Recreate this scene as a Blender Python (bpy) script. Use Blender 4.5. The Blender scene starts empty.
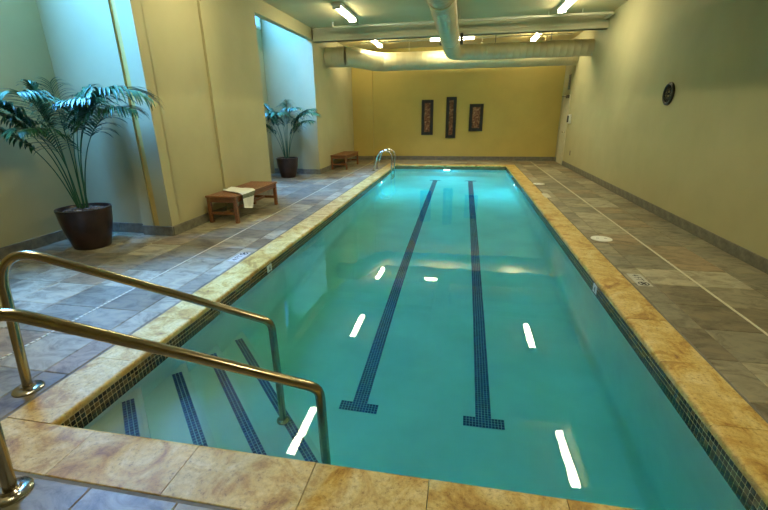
import bpy, bmesh, math, random
from mathutils import Vector, Matrix

random.seed(7)
SC = bpy.context.scene
COL = SC.collection
PI = math.pi

# ------------------------------------------------------------------ camera
cam_d = bpy.data.cameras.new('camera')
cam = bpy.data.objects.new('camera', cam_d)
COL.objects.link(cam)
cam_d.sensor_width = 36.0
cam_d.sensor_fit = 'HORIZONTAL'
cam_d.lens = 406.0 / 768.0 * 36.0
cam_d.clip_start = 0.05
_f = Vector((-0.17722251, 0.92805776, -0.32756827))
_r = Vector((0.98294285, 0.18353098, -0.01182118))
_u = Vector((-0.04914819, 0.32407587, 0.94475356))
cam.matrix_world = Matrix(((_r.x, _u.x, -_f.x, 2.1765), (_r.y, _u.y, -_f.y, -1.4484), (_r.z, _u.z, -_f.z, 1.6), (0, 0, 0, 1)))
SC.camera = cam

# ------------------------------------------------------------------ world, exposure
wd = bpy.data.worlds.new('sky')
SC.world = wd
wd.use_nodes = True
wd.node_tree.nodes['Background'].inputs['Color'].default_value = (0.35, 0.6, 1.0, 1)
wd.node_tree.nodes['Background'].inputs['Strength'].default_value = 1.0
SC.view_settings.view_transform = 'Standard'
SC.view_settings.look = 'None'
SC.view_settings.gamma = 1.0
SC.view_settings.use_curve_mapping = False
SC.view_settings.exposure = 0.75
cy = SC.cycles
cy.use_denoising = True
cy.max_bounces = 14
cy.diffuse_bounces = 5
cy.glossy_bounces = 6
cy.transmission_bounces = 10
cy.caustics_refractive = True
cy.caustics_reflective = False
cy.blur_glossy = 0.3
cy.sample_clamp_indirect = 6.0

LAMP_COL = (1.0, 0.915, 0.58)
LAMP_STR = 46.0
SKY_COL = (0.10, 0.38, 1.0)
SKY_STR = 2.0
SKY_W = 340.0
SKY_SPREAD = 104
POOL_LAMP_COL = (0.25, 0.78, 0.95)
POOL_LAMP_W = 32.0


def area_light(name, loc, size, power, color, rot=(0, 0, 0), size_y=None):
    d = bpy.data.lights.new(name, 'AREA')
    d.shape = 'RECTANGLE' if size_y else 'DISK'
    d.size = size
    if size_y:
        d.size_y = size_y
    d.energy = power
    d.color = color
    o = bpy.data.objects.new(name, d)
    o.location = loc
    o.rotation_euler = rot
    COL.objects.link(o)
    return o


# daylight through the two clerestory windows high in the alcoves
for _y, _l in ((2.38, 2.0), (8.27, 2.8)):
    _a = area_light('clerestory_daylight', (-3.13, _y, 4.25), _l, SKY_W, SKY_COL, (math.radians(38), 0, math.radians(-80)), 0.9)
    _a.data.spread = math.radians(SKY_SPREAD)

# ------------------------------------------------------------------ dimensions
W, L = 3.575, 12.22          # pool, inside the coping
CW = 0.306                   # coping width
XR = 5.335                   # right wall
XL = -1.80                   # left wall face
XN = -3.23                   # back of the alcoves
YF, YB = 13.80, -4.0         # far and near walls
ZC = 3.72                    # ceiling
ZW = -0.13                   # water level
N1 = (1.20, 3.56)            # near alcove
N2 = (6.68, 9.86)            # far alcove


# ------------------------------------------------------------------ materials
def new_mat(name):
    m = bpy.data.materials.new(name)
    m.use_nodes = True
    nt = m.node_tree
    return m, nt, nt.nodes['Principled BSDF']


def link(nt, a, ao, b, bi):
    nt.links.new(a.outputs[ao], b.inputs[bi])


def ramp(nt, stops):
    r = nt.nodes.new('ShaderNodeValToRGB')
    cr = r.color_ramp
    while len(cr.elements) < len(stops):
        cr.elements.new(0.5)
    for e, (p, c) in zip(cr.elements, stops):
        e.position = p
        e.color = (c[0], c[1], c[2], 1)
    return r


def noise(nt, scale, detail=4, rough=0.55, coord='Object', stretch=None, dist=0.0):
    tc = nt.nodes.new('ShaderNodeTexCoord')
    n = nt.nodes.new('ShaderNodeTexNoise')
    n.inputs['Scale'].default_value = scale
    n.inputs['Detail'].default_value = detail
    n.inputs['Roughness'].default_value = rough
    n.inputs['Distortion'].default_value = dist
    if stretch:
        mp = nt.nodes.new('ShaderNodeMapping')
        mp.inputs['Scale'].default_value = stretch
        link(nt, tc, coord, mp, 'Vector')
        link(nt, mp, 'Vector', n, 'Vector')
    else:
        link(nt, tc, coord, n, 'Vector')
    return n


def bump(nt, bs, src, out, strength, dist=0.01):
    b = nt.nodes.new('ShaderNodeBump')
    b.inputs['Strength'].default_value = strength
    b.inputs['Distance'].default_value = dist
    link(nt, src, out, b, 'Height')
    link(nt, b, 'Normal', bs, 'Normal')
    return b


def plain(name, c, rough=0.5, metal=0.0, var=0.12, scale=6.0, bmp=0.0, bscale=60, spec=None):
    m, nt, bs = new_mat(name)
    n = noise(nt, scale)
    lo = [max(0, x * (1 - var)) for x in c]
    hi = [min(1, x * (1 + var)) for x in c]
    r = ramp(nt, [(0.3, lo), (0.7, hi)])
    link(nt, n, 'Fac', r, 'Fac')
    link(nt, r, 'Color', bs, 'Base Color')
    bs.inputs['Roughness'].default_value = rough
    bs.inputs['Metallic'].default_value = metal
    if spec is not None:
        bs.inputs['Specular IOR Level'].default_value = spec
    if bmp:
        n2 = noise(nt, bscale, 3)
        bump(nt, bs, n2, 'Fac', bmp, 0.004)
    return m


M = {}
M['wall'] = plain('wall_paint', (0.44, 0.395, 0.22), 0.75, var=0.05, scale=1.5, bmp=0.12, bscale=90, spec=0.2)
M['wall_yellow'] = plain('wall_paint_ochre', (0.52, 0.395, 0.115), 0.7, var=0.06, scale=1.3, bmp=0.12, bscale=90, spec=0.2)
M['ceiling'] = plain('ceiling_paint', (0.57, 0.49, 0.28), 0.8, var=0.05, scale=1.0, bmp=0.15, bscale=80, spec=0.1)
M['beam'] = plain('beam_paint', (0.52, 0.49, 0.34), 0.7, var=0.05, scale=1.0, spec=0.2)
M['white'] = plain('white_paint', (0.74, 0.72, 0.62), 0.45, var=0.04)
M['door'] = plain('cream_door_paint', (0.56, 0.51, 0.34), 0.5, var=0.04)
M['strip'] = plain('ochre_strip', (0.60, 0.40, 0.10), 0.6, var=0.1)
M['pipe'] = plain('cream_pipe_paint', (0.66, 0.63, 0.50), 0.45, var=0.05)
M['duct'] = plain('painted_duct', (0.54, 0.47, 0.28), 0.42, metal=0.1, var=0.08, scale=3)
M['grout'] = plain('deck_grout', (0.17, 0.155, 0.12), 0.9, var=0.15, scale=20)
M['drain'] = plain('drain_strip', (0.60, 0.56, 0.42), 0.6, var=0.1, scale=30)
M['baseboard'] = plain('slate_base_tile', (0.165, 0.155, 0.115), 0.6, var=0.3, scale=14, bmp=0.2)
M['steel'] = plain('brushed_steel', (0.62, 0.60, 0.55), 0.22, metal=1.0, var=0.06, scale=20)
M['bronze'] = plain('bronze_rail', (0.36, 0.305, 0.205), 0.22, metal=1.0, var=0.10, scale=12)
M['flange'] = plain('polished_steel', (0.42, 0.40, 0.37), 0.2, metal=1.0, var=0.05)
M['black'] = plain('black_frame', (0.012, 0.011, 0.010), 0.4, var=0.2, scale=20)
M['dark'] = plain('dark_metal', (0.05, 0.045, 0.035), 0.5, var=0.2)
M['ink'] = plain('black_print', (0.015, 0.015, 0.015), 0.6)
M['sign'] = plain('white_ceramic', (0.78, 0.77, 0.70), 0.35, var=0.04)
M['plaque'] = plain('worn_marker_tile', (0.50, 0.49, 0.43), 0.45, var=0.12, scale=40)
M['vent'] = plain('vent_metal', (0.20, 0.17, 0.11), 0.5)
M['stem'] = plain('palm_stem', (0.10, 0.17, 0.05), 0.5, var=0.3, scale=10)
M['soil'] = plain('pebbles', (0.12, 0.095, 0.065), 0.85, var=0.5, scale=30)


def mat_wood():
    m, nt, bs = new_mat('teak_wood')
    n = noise(nt, 7, 5, 0.6, stretch=(9, 1, 9), dist=0.4)
    r = ramp(nt, [(0.25, (0.09, 0.030, 0.009)), (0.55, (0.23, 0.085, 0.025)), (0.8, (0.36, 0.155, 0.05))])
    link(nt, n, 'Fac', r, 'Fac')
    link(nt, r, 'Color', bs, 'Base Color')
    bs.inputs['Roughness'].default_value = 0.45
    bump(nt, bs, n, 'Fac', 0.2, 0.003)
    return m


M['wood'] = mat_wood()


def mat_slate():
    m, nt, bs = new_mat('slate_tile')
    oi = nt.nodes.new('ShaderNodeObjectInfo')
    tc = nt.nodes.new('ShaderNodeTexCoord')
    mul = nt.nodes.new('ShaderNodeVectorMath'); mul.operation = 'SCALE'
    comb = nt.nodes.new('ShaderNodeCombineXYZ')
    for k in ('X', 'Y', 'Z'):
        link(nt, oi, 'Random', comb, k)
    link(nt, comb, 'Vector', mul, 0)
    mul.inputs['Scale'].default_value = 37.0
    add = nt.nodes.new('ShaderNodeVectorMath'); add.operation = 'ADD'
    link(nt, tc, 'Object', add, 0)
    link(nt, mul, 'Vector', add, 1)
    mp = nt.nodes.new('ShaderNodeMapping')
    mp.inputs['Scale'].default_value = (1.0, 1.7, 1.0)
    link(nt, add, 'Vector', mp, 'Vector')
    n = nt.nodes.new('ShaderNodeTexNoise')
    n.inputs['Scale'].default_value = 4.0
    n.inputs['Detail'].default_value = 8
    n.inputs['Roughness'].default_value = 0.7
    n.inputs['Distortion'].default_value = 0.9
    link(nt, mp, 'Vector', n, 'Vector')
    # tile base colour
    r1 = ramp(nt, [(0.0, (0.215, 0.18, 0.12)), (0.18, (0.30, 0.265, 0.185)), (0.42, (0.38, 0.335, 0.23)), (0.60, (0.255, 0.23, 0.165)),
                   (0.76, (0.33, 0.25, 0.155)), (0.90, (0.45, 0.405, 0.29))])
    r1.color_ramp.interpolation = 'CONSTANT'
    link(nt, oi, 'Random', r1, 'Fac')
    r2 = ramp(nt, [(0.28, (0.22, 0.18, 0.15)), (0.42, (0.58, 0.55, 0.50)), (0.53, (0.88, 0.88, 0.86)), (0.66, (1.12, 1.06, 0.92)), (0.80, (0.85, 0.56, 0.32))])
    link(nt, n, 'Fac', r2, 'Fac')
    mx = nt.nodes.new('ShaderNodeMix'); mx.data_type = 'RGBA'; mx.blend_type = 'MULTIPLY'
    mx.inputs[0].default_value = 1.0
    nt.links.new(r1.outputs['Color'], mx.inputs[6])
    nt.links.new(r2.outputs['Color'], mx.inputs[7])
    nt.links.new(mx.outputs[2], bs.inputs['Base Color'])
    bs.inputs['Roughness'].default_value = 0.42
    bs.inputs['Specular IOR Level'].default_value = 0.45
    bump(nt, bs, n, 'Fac', 0.35, 0.006)
    return m


M['slate'] = mat_slate()


def mat_coping():
    m, nt, bs = new_mat('gold_travertine')
    oi = nt.nodes.new('ShaderNodeObjectInfo')
    tc = nt.nodes.new('ShaderNodeTexCoord')
    comb = nt.nodes.new('ShaderNodeCombineXYZ')
    for k in ('X', 'Y', 'Z'):
        link(nt, oi, 'Random', comb, k)
    mul = nt.nodes.new('ShaderNodeVectorMath'); mul.operation = 'SCALE'
    mul.inputs['Scale'].default_value = 23.0
    link(nt, comb, 'Vector', mul, 0)
    add = nt.nodes.new('ShaderNodeVectorMath'); add.operation = 'ADD'
    link(nt, tc, 'Object', add, 0)
    link(nt, mul, 'Vector', add, 1)

    def nz(s, d, r, di):
        n = nt.nodes.new('ShaderNodeTexNoise')
        n.inputs['Scale'].default_value = s
        n.inputs['Detail'].default_value = d
        n.inputs['Roughness'].default_value = r
        n.inputs['Distortion'].default_value = di
        link(nt, add, 'Vector', n, 'Vector')
        return n
    a = nz(3.6, 6, 0.66, 1.6)
    b = nz(45, 8, 0.8, 0.2)
    r1 = ramp(nt, [(0.30, (0.27, 0.12, 0.02)), (0.41, (0.49, 0.29, 0.055)), (0.50, (0.61, 0.425, 0.125)), (0.62, (0.69, 0.535, 0.22)), (0.74, (0.72, 0.60, 0.31))])
    link(nt, a, 'Fac', r1, 'Fac')
    r2 = ramp(nt, [(0.34, (0.36, 0.27, 0.17)), (0.44, (0.84, 0.80, 0.73)), (0.56, (1.0, 1.0, 0.98)), (0.68, (1.15, 1.15, 1.12))])
    link(nt, b, 'Fac', r2, 'Fac')
    mx = nt.nodes.new('ShaderNodeMix'); mx.data_type = 'RGBA'; mx.blend_type = 'MULTIPLY'
    mx.inputs[0].default_value = 1.0
    nt.links.new(r1.outputs['Color'], mx.inputs[6])
    nt.links.new(r2.outputs['Color'], mx.inputs[7])
    nt.links.new(mx.outputs[2], bs.inputs['Base Color'])
    bs.inputs['Roughness'].default_value = 0.5
    bump(nt, bs, b, 'Fac', 0.3, 0.004)
    return m


M['coping'] = mat_coping()


def mat_island(name, stops, rough=0.25, spec=0.5):
    m, nt, bs = new_mat(name)
    g = nt.nodes.new('ShaderNodeNewGeometry')
    r = ramp(nt, stops)
    r.color_ramp.interpolation = 'CONSTANT'
    link(nt, g, 'Random Per Island', r, 'Fac')
    link(nt, r, 'Color', bs, 'Base Color')
    bs.inputs['Roughness'].default_value = rough
    bs.inputs['Specular IOR Level'].default_value = spec
    return m


M['mosaic'] = mat_island('waterline_mosaic', [(0, (0.020, 0.016, 0.010)), (0.3, (0.055, 0.045, 0.02)), (0.5, (0.035, 0.05, 0.035)),
                                              (0.7, (0.10, 0.075, 0.03)), (0.88, (0.17, 0.12, 0.045))], 0.25)
M['mosaic_grout'] = plain('mosaic_grout', (0.62, 0.50, 0.24), 0.8, var=0.15, scale=30)
M['lane'] = mat_island('lane_mosaic', [(0, (0.008, 0.022, 0.11)), (0.35, (0.013, 0.035, 0.16)), (0.7, (0.02, 0.055, 0.22))], 0.3)
M['lane_grout'] = plain('lane_grout', (0.36, 0.52, 0.56), 0.8)
M['plaster'] = plain('pool_plaster', (0.76, 0.89, 0.83), 0.7, var=0.10, scale=1.3, spec=0.2)
M['pebble'] = mat_island('pebble_mulch', [(0, (0.06, 0.045, 0.03)), (0.25, (0.12, 0.09, 0.06)), (0.5, (0.17, 0.13, 0.085)), (0.75, (0.09, 0.065, 0.045))], 0.8)


def mat_leaf():
    m, nt, bs = new_mat('palm_leaf')
    g = nt.nodes.new('ShaderNodeNewGeometry')
    r = ramp(nt, [(0, (0.012, 0.055, 0.018)), (0.5, (0.022, 0.095, 0.035)), (1.0, (0.05, 0.14, 0.04))])
    link(nt, g, 'Random Per Island', r, 'Fac')
    link(nt, r, 'Color', bs, 'Base Color')
    bs.inputs['Roughness'].default_value = 0.38
    bs.inputs['Specular IOR Level'].default_value = 0.5
    return m


M['leaf'] = mat_leaf()


def mat_pot():
    m, nt, bs = new_mat('glazed_pot')
    n = noise(nt, 5, 5, 0.6)
    r = ramp(nt, [(0.3, (0.014, 0.007, 0.006)), (0.7, (0.045, 0.020, 0.015))])
    link(nt, n, 'Fac', r, 'Fac')
    link(nt, r, 'Color', bs, 'Base Color')
    bs.inputs['Roughness'].default_value = 0.28
    bump(nt, bs, n, 'Fac', 0.2, 0.01)
    return m


M['pot'] = mat_pot()


def mat_towel():
    m, nt, bs = new_mat('towel_terry')
    n = noise(nt, 300, 2)
    tc = nt.nodes.new('ShaderNodeTexCoord')
    sx = nt.nodes.new('ShaderNodeSeparateXYZ')
    link(nt, tc, 'UV', sx, 'Vector')
    r = ramp(nt, [(0.0, (0.78, 0.78, 0.72)), (0.70, (0.16, 0.18, 0.13)), (0.79, (0.78, 0.78, 0.72))])
    r.color_ramp.interpolation = 'CONSTANT'
    link(nt, sx, 'X', r, 'Fac')
    link(nt, r, 'Color', bs, 'Base Color')
    bs.inputs['Roughness'].default_value = 0.95
    bump(nt, bs, n, 'Fac', 0.4, 0.003)
    return m


M['towel'] = mat_towel()


def mat_carving():
    m, nt, bs = new_mat('carved_panel')
    n = noise(nt, 22, 3, 0.6)
    r = ramp(nt, [(0.32, (0.035, 0.014, 0.008)), (0.5, (0.22, 0.075, 0.03)), (0.66, (0.42, 0.26, 0.13)), (0.8, (0.55, 0.42, 0.25))])
    link(nt, n, 'Fac', r, 'Fac')
    link(nt, r, 'Color', bs, 'Base Color')
    bs.inputs['Roughness'].default_value = 0.6
    return m


M['carving'] = mat_carving()


def emissive(name, color, strength):
    m = bpy.data.materials.new(name)
    m.use_nodes = True
    nt = m.node_tree
    nt.nodes.clear()
    e = nt.nodes.new('ShaderNodeEmission')
    e.inputs['Color'].default_value = (*color, 1)
    e.inputs['Strength'].default_value = strength
    o = nt.nodes.new('ShaderNodeOutputMaterial')
    link(nt, e, 'Emission', o, 'Surface')
    return m


M['lamp'] = emissive('lamp_diffuser', LAMP_COL, LAMP_STR)
M['sky_pane'] = emissive('skylight_daylight', SKY_COL, SKY_STR)
M['pool_lens'] = emissive('pool_lamp_lens', (0.75, 0.92, 1.0), 9.0)


def mat_water():
    m = bpy.data.materials.new('pool_water')
    m.use_nodes = True
    nt = m.node_tree
    nt.nodes.clear()
    o = nt.nodes.new('ShaderNodeOutputMaterial')
    g = nt.nodes.new('ShaderNodeBsdfGlass')
    g.inputs['Color'].default_value = (1, 1, 1, 1)
    g.inputs['Roughness'].default_value = 0.0
    g.inputs['IOR'].default_value = 1.333
    n = noise(nt, 2.2, 2, 0.5)
    b = nt.nodes.new('ShaderNodeBump')
    b.inputs['Strength'].default_value = 0.05
    b.inputs['Distance'].default_value = 0.02
    link(nt, n, 'Fac', b, 'Height')
    link(nt, b, 'Normal', g, 'Normal')
    v = nt.nodes.new('ShaderNodeVolumeAbsorption')
    v.inputs['Color'].default_value = (0.01, 0.86, 0.83, 1)
    v.inputs['Density'].default_value = 0.62
    link(nt, g, 'BSDF', o, 'Surface')
    link(nt, v, 'Volume', o, 'Volume')
    return m


M['water'] = mat_water()


# ------------------------------------------------------------------ mesh builder
class MB:
    def __init__(s):
        s.v = []
        s.f = []
        s.uv = None

    def quad_grid(s, rows, cols, fn, closed_r=False, closed_c=False):
        b = len(s.v)
        for i in range(rows):
            for j in range(cols):
                s.v.append(tuple(fn(i, j)))
        for i in range(rows if closed_r else rows - 1):
            for j in range(cols if closed_c else cols - 1):
                a = b + i * cols + j
                c = b + i * cols + (j + 1) % cols
                d = b + ((i + 1) % rows) * cols + (j + 1) % cols
                e = b + ((i + 1) % rows) * cols + j
                s.f.append((a, c, d, e))

    def box(s, x0, x1, y0, y1, z0, z1, mat=None):
        b = len(s.v)
        pts = [(x0, y0, z0), (x1, y0, z0), (x1, y1, z0), (x0, y1, z0), (x0, y0, z1), (x1, y0, z1), (x1, y1, z1), (x0, y1, z1)]
        if mat is not None:
            pts = [tuple(mat @ Vector(p)) for p in pts]
        s.v += pts
        for q in ((0, 3, 2, 1), (4, 5, 6, 7), (0, 1, 5, 4), (1, 2, 6, 5), (2, 3, 7, 6), (3, 0, 4, 7)):
            s.f.append(tuple(b + k for k in q))
        return s

    def cbox(s, x0, x1, y0, y1, z0, z1, c, mat=None):
        """box with every edge chamfered by c"""
        bm = bmesh.new()
        vs = [bm.verts.new(p) for p in [(x0, y0, z0), (x1, y0, z0), (x1, y1, z0), (x0, y1, z0), (x0, y0, z1), (x1, y0, z1), (x1, y1, z1), (x0, y1, z1)]]
        for q in ((0, 3, 2, 1), (4, 5, 6, 7), (0, 1, 5, 4), (1, 2, 6, 5), (2, 3, 7, 6), (3, 0, 4, 7)):
            bm.faces.new([vs[k] for k in q])
        bmesh.ops.bevel(bm, geom=bm.edges[:], offset=c, segments=1, affect='EDGES')
        s.add_bm(bm, mat)
        return s

    def add_bm(s, bm, mat=None):
        b = len(s.v)
        bm.verts.ensure_lookup_table()
        for i, v in enumerate(bm.verts):
            v.index = i
            s.v.append(tuple(mat @ v.co) if mat is not None else tuple(v.co))
        for f in bm.faces:
            s.f.append(tuple(b + v.index for v in f.verts))
        bm.free()

    def prism(s, poly, z0, z1):
        b = len(s.v)
        n = len(poly)
        s.v += [(x, y, z0) for x, y in poly] + [(x, y, z1) for x, y in poly]
        s.f.append(tuple(b + n - 1 - k for k in range(n)))
        s.f.append(tuple(b + n + k for k in range(n)))
        for k in range(n):
            s.f.append((b + k, b + (k + 1) % n, b + n + (k + 1) % n, b + n + k))
        return s

    def tube(s, path, r, n=12, caps=True, rf=None):
        P = [Vector(p) for p in path]
        b = len(s.v)
        t0 = (P[1] - P[0]).normalized()
        up = Vector((0, 0, 1)) if abs(t0.z) < 0.9 else Vector((1, 0, 0))
        u = t0.cross(up).normalized()
        for i, p in enumerate(P):
            if i == 0:
                t = P[1] - P[0]
            elif i == len(P) - 1:
                t = P[-1] - P[-2]
            else:
                t = (P[i + 1] - P[i]).normalized() + (P[i] - P[i - 1]).normalized()
            t = t.normalized()
            u = (u - t * u.dot(t)).normalized()
            w = t.cross(u)
            rr = r if rf is None else rf(i)
            if 0 < i < len(P) - 1:
                c = (P[i + 1] - P[i]).normalized().dot((P[i] - P[i - 1]).normalized())
                k = 1 / max(0.6, math.sqrt(max(0.0, (1 + c) / 2)))
            else:
                k = 1
            for j in range(n):
                a = 2 * PI * j / n
                s.v.append(tuple(p + (u * math.cos(a) + w * math.sin(a)) * rr * (1 + 0 * k)))
        for i in range(len(P) - 1):
            for j in range(n):
                a = b + i * n + j
                c = b + i * n + (j + 1) % n
                s.f.append((a, c, c + n, a + n))
        if caps:
            s.f.append(tuple(b + n - 1 - j for j in range(n)))
            e = b + (len(P) - 1) * n
            s.f.append(tuple(e + j for j in range(n)))
        return s

    def lathe(s, prof, n=24, c=(0, 0, 0), caps=True):
        b = len(s.v)
        for r, z in prof:
            for j in range(n):
                a = 2 * PI * j / n
                s.v.append((c[0] + r * math.cos(a), c[1] + r * math.sin(a), c[2] + z))
        m = len(prof)
        for i in range(m - 1):
            for j in range(n):
                a = b + i * n + j
                d = b + i * n + (j + 1) % n
                s.f.append((a, d, d + n, a + n))
        if caps:
            s.f.append(tuple(b + n - 1 - j for j in range(n)))
            e = b + (m - 1) * n
            s.f.append(tuple(e + j for j in range(n)))
        return s

    def mesh(s, name, mat, smooth=False):
        me = bpy.data.meshes.new(name)
        me.from_pydata(s.v, [], s.f)
        me.update()
        if mat:
            me.materials.append(M[mat])
        if smooth:
            for p in me.polygons:
                p.use_smooth = True
            if smooth != 'all':
                me.set_sharp_from_angle(angle=math.radians(40))
        return me

    def build(s, name, mat, parent=None, smooth=False, loc=None):
        return obj(name, s.mesh(name, mat, smooth), parent, loc)


def obj(name, me, parent=None, loc=None):
    o = bpy.data.objects.new(name, me)
    COL.objects.link(o)
    if parent is not None:
        o.parent = parent
    if loc is not None:
        o.location = loc
    return o


def tag(o, label=None, cat=None, group=None, kind=None):
    if label:
        o['label'] = label
    if cat:
        o['category'] = cat
    if group:
        o['group'] = group
    if kind:
        o['kind'] = kind
    return o


def thing(name, label, cat, loc=(0, 0, 0), rz=0.0, group=None):
    o = bpy.data.objects.new(name, None)
    o.empty_display_size = 0.1
    COL.objects.link(o)
    o.location = loc
    o.rotation_euler = (0, 0, rz)
    return tag(o, label, cat, group)


def struct(name, mb, mat, label=None, parent=None, smooth=False):
    o = mb.build(name, mat, parent, smooth)
    if parent is None:
        o['kind'] = 'structure'
    if label:
        o['label'] = label
    return o


def copy_tree(o, parent=None):
    c = o.copy()
    COL.objects.link(c)
    c.parent = parent
    for ch in list(o.children):
        copy_tree(ch, c)
    return c


def R(deg):
    return math.radians(deg)


# ================================================================== SETTING
# deck slab (grout bed) around the pool
mb = MB()
ZG = -0.005
mb.box(XN - 0.1, -CW + 0.02, YB, YF, -0.30, ZG)
mb.box(W + CW - 0.02, XR + 0.1, YB, YF, -0.30, ZG)
mb.box(-CW + 0.02, W + CW - 0.02, YB, -CW + 0.02, -0.30, ZG)
mb.box(-CW + 0.02, W + CW - 0.02, L + CW - 0.02, YF, -0.30, ZG)
floor = struct('floor', mb, 'grout', 'slate tiled pool deck')

# deck tiles, 445 mm grid
PY = 0.445
Y0 = 0.85 - 12 * PY
ynum = int((YF - Y0) / PY) + 1
GAP = 0.005
tile_cache = {}


def slab_mesh(sx, sy):
    key = (round(sx, 3), round(sy, 3))
    if key not in tile_cache:
        m_ = MB()
        hx, hy, c = sx / 2, sy / 2, 0.004
        bm = bmesh.new()
        b0 = [bm.verts.new(p) for p in ((-hx, -hy, -0.02), (hx, -hy, -0.02), (hx, hy, -0.02), (-hx, hy, -0.02))]
        b1 = [bm.verts.new(p) for p in ((-hx, -hy, -c), (hx, -hy, -c), (hx, hy, -c), (-hx, hy, -c))]
        b2 = [bm.verts.new(p) for p in ((-hx + c, -hy + c, 0), (hx - c, -hy + c, 0), (hx - c, hy - c, 0), (-hx + c, hy - c, 0))]
        for k in range(4):
            n = (k + 1) % 4
            bm.faces.new((b0[k], b0[n], b1[n], b1[k]))
            bm.faces.new((b1[k], b1[n], b2[n], b2[k]))
        bm.faces.new(b2)
        m_.add_bm(bm)
        tile_cache[key] = m_.mesh('deck_tile', 'slate')
    return tile_cache[key]


def cells(x0, x1, y0, y1):
    out = []
    for k in range(ynum + 1):
        a, b = Y0 + k * PY, Y0 + (k + 1) * PY
        a, b = max(a, y0), min(b, y1)
        if b - a > 0.03:
            out.append((x0, x1, a, b))
    return out


XLN, XRN = -0.955, 4.50      # drain strips
rects = []
left_cols = [(-0.51, -CW - 0.004), (XLN + 0.012, -0.51)]
x = XLN - 0.012
while x > XN + 0.02:
    left_cols.append((max(x - PY, XN), x))
    x -= PY
right_cols = [(W + CW + 0.004, 4.08), (4.08, XRN - 0.012), (XRN + 0.012, 4.945), (4.945, XR)]
for c0, c1 in left_cols:
    for (a, b, c, d) in cells(c0, c1, YB, YF):
        yc = (c + d) / 2
        lim = XN if (N1[0] < yc < N1[1] or N2[0] < yc < N2[1]) else XL
        if b <= lim + 0.02:
            continue
        rects.append((max(a, lim), b, c, d))
for c0, c1 in right_cols:
    rects += cells(c0, c1, YB, YF)
x = -CW - 0.004
mid_cols = []
while x < W + CW:
    mid_cols.append((x, min(x + PY, W + CW + 0.004)))
    x += PY
for c0, c1 in mid_cols:
    rects += cells(c0, c1, YB, -CW - 0.004)
    rects += cells(c0, c1, L + CW + 0.004, YF)
from bpy_extras.object_utils import world_to_camera_view
bpy.context.view_layer.update()


def seen(x, y, z=0.0, m=0.10):
    SC.render.resolution_x, SC.render.resolution_y
    p = Vector((x, y, z)) - Vector((2.1765, -1.4484, 1.6))
    d = p.dot(_f)
    if d < 0.15:
        return False
    u, v = p.dot(_r) / d * 406 / 768, p.dot(_u) / d * 406 / 768
    return abs(u) < 0.5 + m and abs(v) < 0.332 + m


vis = []
rest = []
for r_ in rects:
    cx_, cy_ = (r_[0] + r_[1]) / 2, (r_[2] + r_[3]) / 2
    ok = any(seen(a, b) for a in (r_[0], r_[1], cx_) for b in (r_[2], r_[3], cy_))
    dist = math.hypot(cx_ - 2.1765, cy_ + 1.4484)
    (vis if ok else rest).append((dist, r_))
vis.sort(key=lambda t: t[0])
near_tiles, far_tiles = vis[:300], vis[300:] + rest
for i, (d_, (a, b, c, d)) in enumerate(near_tiles):
    o = obj('tile', slab_mesh(b - a - GAP, d - c - GAP), floor, ((a + b) / 2, (c + d) / 2, random.uniform(-0.0008, 0.0008)))
mb = MB()
for d_, (a, b, c, d) in far_tiles:
    mb.cbox(a + GAP / 2, b - GAP / 2, c + GAP / 2, d - GAP / 2, -0.02, 0, 0.003)


def mat_slate_island():
    m = M['slate'].copy()
    m.name = 'slate_tile_field'
    nt = m.node_tree
    g = nt.nodes.new('ShaderNodeNewGeometry')
    oi = [n for n in nt.nodes if n.type == 'OBJECT_INFO'][0]
    for l in list(nt.links):
        if l.from_node == oi:
            to = l.to_socket
            nt.links.remove(l)
            nt.links.new(g.outputs['Random Per Island'], to)
    return m


M['slate_field'] = mat_slate_island()
if far_tiles:
    o = mb.build('tile_field', 'slate_field', floor)
    o['kind'] = 'stuff'

# drain strips let into the deck
t = thing('deck_drain', 'pale dashed drain strip in the left-hand deck', 'drain', (XLN, 0, 0))
mb = MB().box(-0.012, 0.012, YB + 0.1, YF - 0.2, -0.015, -0.0035)
mb.build('channel', 'grout', t)
mb = MB()
y = -1.2
while y < 13.5:
    mb.box(-0.010, 0.010, y, y + 0.030, -0.012, 0.001)
    y += 0.042
o = mb.build('grate', 'drain', t)
o['kind'] = 'stuff'
t = thing('deck_drain', 'continuous cream drain strip in the right-hand deck', 'drain', (XRN, 0, 0))
MB().box(-0.012, 0.012, YB + 0.1, YF - 0.2, -0.015, -0.003).build('channel', 'grout', t)
mb = MB()
mb.box(-0.011, -0.003, YB + 0.1, YF - 0.2, -0.012, 0.001)
mb.box(0.003, 0.011, YB + 0.1, YF - 0.2, -0.012, 0.001)
mb.box(-0.004, 0.004, YB + 0.1, YF - 0.2, -0.012, 0.0)
mb.build('strip', 'drain', t)

# walls
mb = MB().box(XR, XR + 0.2, YB - 0.2, YF + 0.2, -0.3, 5.0)
struct('wall_right', mb, 'wall', 'long khaki painted wall on the right')
mb = MB().box(XL - 0.2, XR, YF, YF + 0.2, -0.3, 5.0)
struct('wall_far', mb, 'wall_yellow', 'ochre yellow end wall')
mb = MB().cbox(XL - 0.1, -1.06, YF - 0.10, YF + 0.05, -0.2, ZC + 0.1, 0.004)
struct('trim_1', mb, 'wall_yellow', 'shallow ochre corner pilaster')
mb = MB().box(XN - 0.2, XR + 0.2, YB - 0.2, YB, -0.3, 5.0)
struct('wall_near', mb, 'wall')
ZT = 5.0
mb = MB()
mb.box(XN - 0.2, XN, YB, YF, -0.3, ZT)                              # back of both alcoves
mb.box(XN, XL, YB, N1[0], -0.3, ZT)                                 # unseen pier, extended to keep window light off the near deck
mb.box(XN, XL - 0.42, N1[1], N2[0], -0.3, ZT)
mb.box(XN, XL, N2[1], YF + 0.2, -0.3, ZT)
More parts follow.
